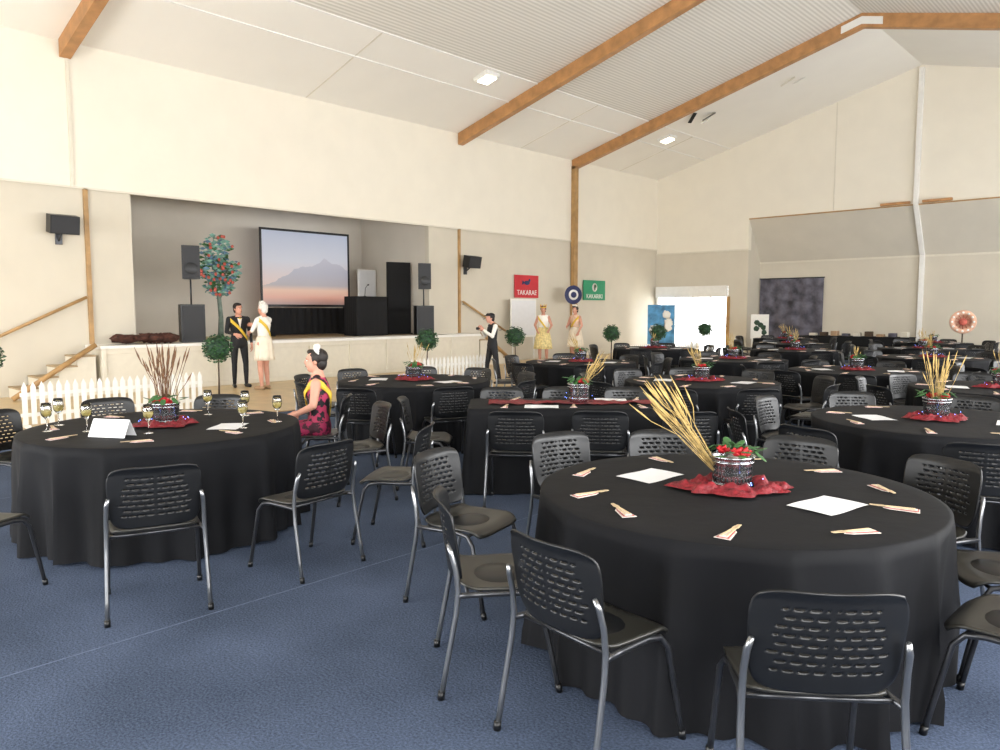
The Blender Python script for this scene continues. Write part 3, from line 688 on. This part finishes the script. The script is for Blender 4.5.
b.obj('prize_display_table',(-8.2,25.5,0),0,bevel=.01)
# ---------------------------------------------------------------- people
def V(*a): return Vector(a)
def hand(mb,wr,d,nrm,s,curl=.5,k='skin'):
    d=d.normalized(); nrm=(nrm-d*nrm.dot(d)).normalized(); sd=d.cross(nrm)*s
    T=Matrix((( sd.x,d.x,nrm.x),(sd.y,d.y,nrm.y),(sd.z,d.z,nrm.z)))
    mb.ell(wr+d*.048,(.042,.052,.017),k,16,10,T.to_4x4()); mb.caps(wr-d*.03,.027,wr+d*.02,.026,k)
    for i,(o,l) in enumerate(((-.031,.058),(-.0105,.073),(.0105,.08),(.031,.07))):
        p=wr+d*.088+sd*o; dd=d+sd*o*1.5; ang=0
        for q,(f,r) in enumerate(((.45,.0092),(.32,.0085),(.23,.0078))):
            ang+=curl*(.6 if q==0 else 1)*.8; v=(dd*math.cos(ang)+nrm*math.sin(ang)).normalized(); e=p+v*l*f; mb.caps(p-v*.004,r,e,r*.95,k,8); p=e
    p=wr+d*.03+sd*.03; v=(d*.75+sd*.75+nrm*.2).normalized(); e=p+v*.042; mb.caps(p,.012,e,.0105,k,8); v=(d*.9+sd*.3+nrm*.3*curl*2).normalized(); mb.caps(e,.0105,e+v*.03,.009,k,8)
def remesh(mb,vox,name,smooth=3):
    o=mb.obj(name); r=o.modifiers.new('r','REMESH'); r.mode='VOXEL'; r.voxel_size=vox; r.use_smooth_shade=True
    sm=o.modifiers.new('s','SMOOTH'); sm.iterations=smooth; sm.factor=.5
    me=evalmesh(o); bpy.data.objects.remove(o); return me
def person(name,loc,face,height,J,cl,hair='hair_dark',dz=0,skirt=None,sash=None,yaw=0,headpitch=0,woman=False,curl=.5,hands={}, extra=None, hairlong=False):
    sw=.15 if woman else .18; sz=1.372 if woman else 1.38
    D={'hipR':V(.09,0,.9+dz),'kneeR':V(.1,.01,.49),'ankR':V(.1,-.02,.085),'shR':V(sw,0,sz+dz),'elR':V(sw+.06,-.03,1.12+dz),'wrR':V(sw+.06,.06,.87+dz)}
    for k in list(D): D[k[:-1]+'L']=V(-D[k].x,D[k].y,D[k].z)
    D['head']=V(0,.02,1.585+dz)
    for k,v in J.items(): D[k]=V(*v)
    prims=[];mb=MB()
    def cap(a,ra,c,rc,k): mb.caps(a,ra,c,rc,'skin'); prims.append(('c',a,c,ra,rc,k))
    rings=[(.8,.11,.085),(.86,.16,.115),(.93,.175 if woman else .165,.122),(1.06,.122 if woman else .145,.1),(1.18,.136 if woman else .158,.108),(1.28,.15 if woman else .175,.128 if woman else .118),(1.35,.142 if woman else .172,.105),(1.41,.1,.08),(1.46,.055,.055)]
    vs=[];fs=[];n=24
    for z,rx,ry in rings:
        for j in range(n): a=2*PI*j/n; vs.append((rx*math.cos(a),ry*math.sin(a),z+dz))
    for i in range(len(rings)-1):
        for j in range(n): fs.append((i*n+j,i*n+(j+1)%n,(i+1)*n+(j+1)%n,(i+1)*n+j))
    fs.append(tuple(range(n-1,-1,-1))); fs.append(tuple(range((len(rings)-1)*n,len(rings)*n))); mb.add(vs,fs,'skin')
    for s in 'RL':
        hp,kn,an,sh,el,wr=[D[q+s] for q in ('hip','knee','ank','sh','el','wr')]
        cap(hp,.09,kn,.057,cl['thigh']); cap(kn,.055,kn+(an-kn)*.35,.053,cl['shin']); cap(kn+(an-kn)*.35,.053,an,.036,cl['shin'])
        td=D.get('toe'+s, an+V(.03 if s=='R' else -.03,.15,-.045)); td.z=an.z-.05
        cap(an+V(0,-.03,-.045),.04,td,.034,cl['shoe'])
        cap(sh,.052 if woman else .058,el,.038 if woman else .042,cl['upper']); cap(el,.038 if woman else .042,wr,.026,cl['fore'])
        cap(V(sh.x*.35,0,1.405+dz),.05,sh,.05,cl['top'])
    hd=D['head']; HT=Matrix.Rotation(yaw,4,'Z')@Matrix.Rotation(headpitch,4,'X')
    cap(V(0,-.01,1.43+dz),.054,hd+V(0,-.01,-.06),.05,'skin')
    def H(p): return hd+(HT@V(*p))
    he=[((0,-.012,.03),(.074,.094,.086)),((0,.02,-.035),(.06,.07,.08)),((0,.05,-.085),(.03,.035,.028)),((0,.1,-.012),(.012,.016,.024)),((.076,-.005,-.005),(.01,.02,.03)),((-.076,-.005,-.005),(.01,.02,.03)),((0,.078,.03),(.045,.02,.012)),((0,.085,-.052),(.024,.014,.012))]
    for c,r in he: mb.ell(H(c),r,'skin',16,10,HT)
    me=remesh(mb,.0085,name+'_b')
    co=np.array([p.center[:] for p in me.polygons]); keys=list(dict.fromkeys([p[5] for p in prims]+['skin',cl['top'],cl['bottom']])); best=np.full(len(co),1e9); idx=np.zeros(len(co),int)
    for _,a,c,ra,rc,k in prims:
        a=np.array(a);c=np.array(c);ab=c-a; t=np.clip(((co-a)@ab)/(ab@ab),0,1); d=np.linalg.norm(co-(a+t[:,None]*ab),axis=1)-(ra+(rc-ra)*t)
        w=d<best; best[w]=d[w]; idx[w]=keys.index(k)
    rz=np.array([r[0]+dz for r in rings]); rx=np.interp(co[:,2],rz,[r[1] for r in rings]); ry=np.interp(co[:,2],rz,[r[2] for r in rings])
    q=np.sqrt((co[:,0]/rx)**2+(co[:,1]/ry)**2); d=(q-1)*np.minimum(rx,ry)+np.maximum(0,np.abs(co[:,2]-np.clip(co[:,2],rz[0],rz[-1])))
    kk=np.where(co[:,2]<.99+dz,keys.index(cl['bottom']),np.where(co[:,2]>1.425+dz,keys.index('skin'),keys.index(cl['top'])))
    w=d<best; best[w]=d[w]; idx[w]=kk[w]
    idx[co[:,2]>hd.z-.1]=keys.index('skin')
    me.materials.clear()
    for k in keys: me.materials.append(M[k])
    me.polygons.foreach_set('material_index',idx.astype(np.int32)); me.polygons.foreach_set('use_smooth',[True]*len(me.polygons)); me.update()
    sc=height/1.7; e=empty(name,loc,math.radians(face-90),sc)
    o=bpy.data.objects.new('body',me); S.collection.objects.link(o); o.parent=e
    hm=MB()
    for s in 'RL':
        el,wr=D['el'+s],D['wr'+s]; d=(wr-el).normalized(); n=V(-1 if s=='R' else 1,0,0)
        if s in hands: d,n=V(*hands[s][0]),V(*hands[s][1])
        hand(hm,wr,d,n,1 if s=='L' else -1,curl)
    me=remesh(hm,.0042,name+'_h',1); me.materials.clear(); me.materials.append(M['skin']); o=bpy.data.objects.new('hands',me); S.collection.objects.link(o); o.parent=e
    for p in me.polygons: p.use_smooth=True
    f=MB()
    for sx in (-1,1):
        f.ell(H((sx*.03,.081,.006)),(.012,.007,.006),'eyew',12,8,HT); f.ell(H((sx*.03,.087,.006)),(.005,.003,.005),'pupil',10,6,HT)
        f.ell(H((sx*.032,.088,.026)),(.013,.004,.0025),hair,10,6,HT)
    f.ell(H((0,.099,-.052)),(.018,.004,.005),'lips',12,6,HT); f.obj('face_features',parent=e)
    h=MB(); h.ell(H((0,-.03,.042)),(.084,.094,.086),hair,32,20,HT,jit=.05)
    h.ell(H((0,-.055,-.02)),(.07,.058,.075 if not hairlong else .13),hair,24,14,HT,jit=.08)
    for sx in (-1,1): h.ell(H((sx*.07,-.01,.03)),(.016,.04,.045),hair,14,10,HT,jit=.1)
    h.ell(H((.015,.045,.09)),(.058,.04,.028),hair,18,10,HT,jit=.1); h.obj('hair',parent=e)
    if skirt:
        k,z0,z1,r1=skirt; s=MB(); vs=[];fs=[];n=64;K=8
        for i in range(K+1):
            t=i/K; z=z0+(z1-z0)*t+dz
            for j in range(n):
                a=2*PI*j/n; g=1+.07*t*math.sin(9*a)+.03*t*math.sin(14*a+1); rx_=(.14+(r1-.14)*t**.6)*g; vs.append((rx_*math.cos(a),(rx_*.82)*math.sin(a),z))
        for i in range(K):
            for j in range(n): fs.append((i*n+j,(i+1)*n+j,(i+1)*n+(j+1)%n,i*n+(j+1)%n))
        s.add(vs,fs,k); o=s.obj('skirt',parent=e); m=o.modifiers.new('s','SOLIDIFY'); m.thickness=.006
    if sash:
        s=MB(); vs=[];fs=[];n=60; sg=1 if sash=='R' else -1
        for j in range(n):
            a=2*PI*j/n; z0=1.18+dz+.2*math.cos(a)*sg
            for dzz in (-.04,.04):
                z=z0+dzz; zz=min(max(z,rz[0]),rz[-3]); X=np.interp(zz,rz,[r[1] for r in rings])+.016; Y=np.interp(zz,rz,[r[2] for r in rings])+.018
                vs.append((X*math.cos(a),Y*math.sin(a),z))
        for j in range(n): q=(j+1)%n; fs.append((2*j,2*q,2*q+1,2*j+1))
        s.add(vs,fs,'yellow'); o=s.obj('sash',parent=e); m=o.modifiers.new('s','SOLIDIFY'); m.thickness=.006
    if extra: extra(e,H,HT,D)
    return e
def dirang(dx,dy): return math.degrees(math.atan2(dy,dx))
TOCAM=dirang(.686,-.728); RIGHT=dirang(.728,.686); LEFT=RIGHT+180
def shirt(e,H,HT,D):
    b=MB(); b.add([(-.045,.108,1.4),(.045,.108,1.4),(.0,.132,1.2),(0,.126,1.4)],[(0,2,3),(3,2,1)],'whitecloth',False); b.ell((0,.118,1.395),(.03,.012,.014),'yellow',12,8); b.obj('shirt_front_and_bow_tie',parent=e)
person('man_in_black_suit',(-14.6,7.6,0),TOCAM+35,1.74,{'elR':(.25,.06,1.13),'wrR':(.14,.25,1.08),'kneeL':(-.12,.03,.49),'ankL':(-.13,.0,.085)},
  dict(thigh='suit',shin='suit',shoe='shoe',upper='suit',fore='suit',top='suit',bottom='suit'),hair='hair_dark',sash='R',yaw=.3,extra=shirt)
def hdpiece(e,H,HT,D):
    b=MB()
    for i in range(9): b.ell(H((.05*math.cos(i),.02*math.sin(i*2),.12+.01*(i%3))),(.025,.02,.02),'whitecloth',8,6,jit=.4)
    b.obj('headpiece',parent=e)
person('woman_in_white_dress',(-13.85,7.75,0),LEFT-30,1.74,{'elR':(.2,.15,1.2),'wrR':(.1,.33,1.25),'elL':(-.2,.1,1.16),'wrL':(-.1,.3,1.12),'kneeR':(.09,.06,.49),'ankR':(.1,.03,.085)},
  dict(thigh='skin',shin='skin',shoe='tan',upper='whitecloth',fore='skin',top='whitecloth',bottom='cream'),hair='hair_white',woman=True,skirt=('cream',1.06,.58,.21),sash='L',yaw=.1,extra=hdpiece)
def cam(e,H,HT,D):
    b=MB(); c=(D['wrR']+D['wrL'])/2+V(0,.05,.03); b.box(c-V(.065,.03,.045),c+V(.065,.03,.045),'black'); b.lathe([(.032,0),(.034,.03),(.03,.07),(.026,.07)],'black',16,c+V(0,.03,0),T=Matrix.Rotation(-PI/2,4,'X')); b.obj('camera_body',parent=e,bevel=.008)
    b=MB(); b.ell(H((0,-.01,.075)),(.095,.11,.045),'suit',20,10,HT); b.ell(H((0,.1,.06)),(.06,.05,.01),'suit',16,8,HT); b.obj('flat_cap',parent=e)
person('photographer_in_flat_cap',(-11.3,11.75,0),LEFT+25,1.54,{'elR':(.22,.1,1.14),'wrR':(.08,.27,1.3),'elL':(-.22,.1,1.14),'wrL':(-.08,.27,1.3),'head':(0,.06,1.575),'kneeR':(.12,.08,.49),'ankR':(.13,.12,.085),'kneeL':(-.12,-.06,.49),'ankL':(-.13,-.14,.085)},
  dict(thigh='suit',shin='suit',shoe='shoe',upper='whitecloth',fore='whitecloth',top='suit',bottom='suit'),hair='hair_dark',hands={'R':((-.2,.6,.7),(-1,0,0)),'L':((.2,.6,.7),(1,0,0))},curl=1,extra=cam)
def crown(e,H,HT,D):
    b=MB()
    for i in range(10):
        a=i*PI*2/10; b.tube([H((.075*math.cos(a),.08*math.sin(a)-.01,.07)),H((.095*math.cos(a),.1*math.sin(a)-.01,.15+.03*(i%2)))],[.012,.003],('coral','yellow')[i%2],6)
    b.tube([H((.08*math.cos(i*PI/8),.095*math.sin(i*PI/8)-.01,.07)) for i in range(17)],.012,'yellow',8)
    b.obj('flower_crown',parent=e)
person('woman_in_yellow_costume',(-14.35,17.1,0),TOCAM-10,1.72,{'elR':(.24,.03,1.14),'wrR':(.16,.22,1.0),'elL':(-.24,-.02,1.14),'wrL':(-.2,.16,1.02)},
  dict(thigh='skin',shin='skin',shoe='tan',upper='skin',fore='skin',top='whitecloth',bottom='costume'),hair='hair_brown',woman=True,skirt=('costume',1.08,.45,.27),sash='R',extra=crown)
person('woman_in_peach_costume',(-13.85,18.0,0),TOCAM-40,1.72,{'elR':(.22,.08,1.12),'wrR':(.12,.27,1.1),'elL':(-.23,.0,1.13),'wrL':(-.22,.14,.95)},
  dict(thigh='skin',shin='skin',shoe='tan',upper='skin',fore='skin',top='costume2',bottom='cream'),hair='hair_dark',woman=True,skirt=('cream',1.08,.5,.26),sash='L',extra=hdpiece)
WS=(-6.05,3.93)
def fasc(e,H,HT,D):
    b=MB()
    for i in range(9):
        a=i*.7; T=HT@Matrix.Rotation(a,4,'Y')@Matrix.Rotation(.7,4,'X'); b.ell(H((-.03+.045*math.cos(a),-.02,.11+.03*math.sin(a))),(.035,.014,.04),'whitecloth',10,6,T)
    b.ell(H((-.03,-.02,.125)),(.02,.02,.02),'pale',8,6)
    b.obj('flower_fascinator',parent=e)
person('seated_woman_in_floral_dress',(*WS,0),LEFT+5,1.6,{'kneeR':(.11,.42,.5),'ankR':(.11,.44,.09),'kneeL':(-.11,.42,.5),'ankL':(-.11,.38,.09),'toeR':(.12,.6,.04),'toeL':(-.12,.54,.04),
   'hipR':(.09,.02,.53),'hipL':(-.09,.02,.53),'elR':(.2,.0,.77),'wrR':(.13,.22,.66),'elL':(-.2,.02,.77),'wrL':(-.1,.24,.66)},
  dict(thigh='pink',shin='skin',shoe='shoe',upper='skin',fore='skin',top='floral',bottom='pink'),hair='hair_dark',woman=True,dz=-.39,sash='L',extra=fasc)
chair(WS[0]+.02,WS[1]+.02,LEFT+5)
# ---------------------------------------------------------------- light
def area(name,loc,rot,sx,sy,e,col=(1,.99,.975)):
    l=bpy.data.lights.new(name,'AREA'); l.shape='RECTANGLE'; l.size=sx; l.size_y=sy; l.energy=e; l.color=col
    o=bpy.data.objects.new(name,l); S.collection.objects.link(o); o.location=loc; o.rotation_euler=rot
for a,c in ws: area('window_daylight',(XR+.16,(a+c)/2,2.15),(0,PI/2,0),2.4,c-a,318)
for a,c in bw: area('window_daylight',((a+c)/2,YB-.16,1.9),(PI/2,0,0),c-a,3.3,375)
W=bpy.data.worlds.new('World'); S.world=W; W.use_nodes=True; bg=W.node_tree.nodes['Background']; bg.inputs[0].default_value=(.95,.97,1,1); bg.inputs[1].default_value=8.0
# ---------------------------------------------------------------- camera
c=bpy.data.cameras.new('camera'); c.sensor_width=36; c.lens=27; c.clip_end=200
o=bpy.data.objects.new('camera',c); S.collection.objects.link(o); o.location=(0,0,1.6); o.rotation_euler=(math.radians(90-4.95),0,math.radians(YAW)); S.camera=o
print('OBJS',len(S.objects))
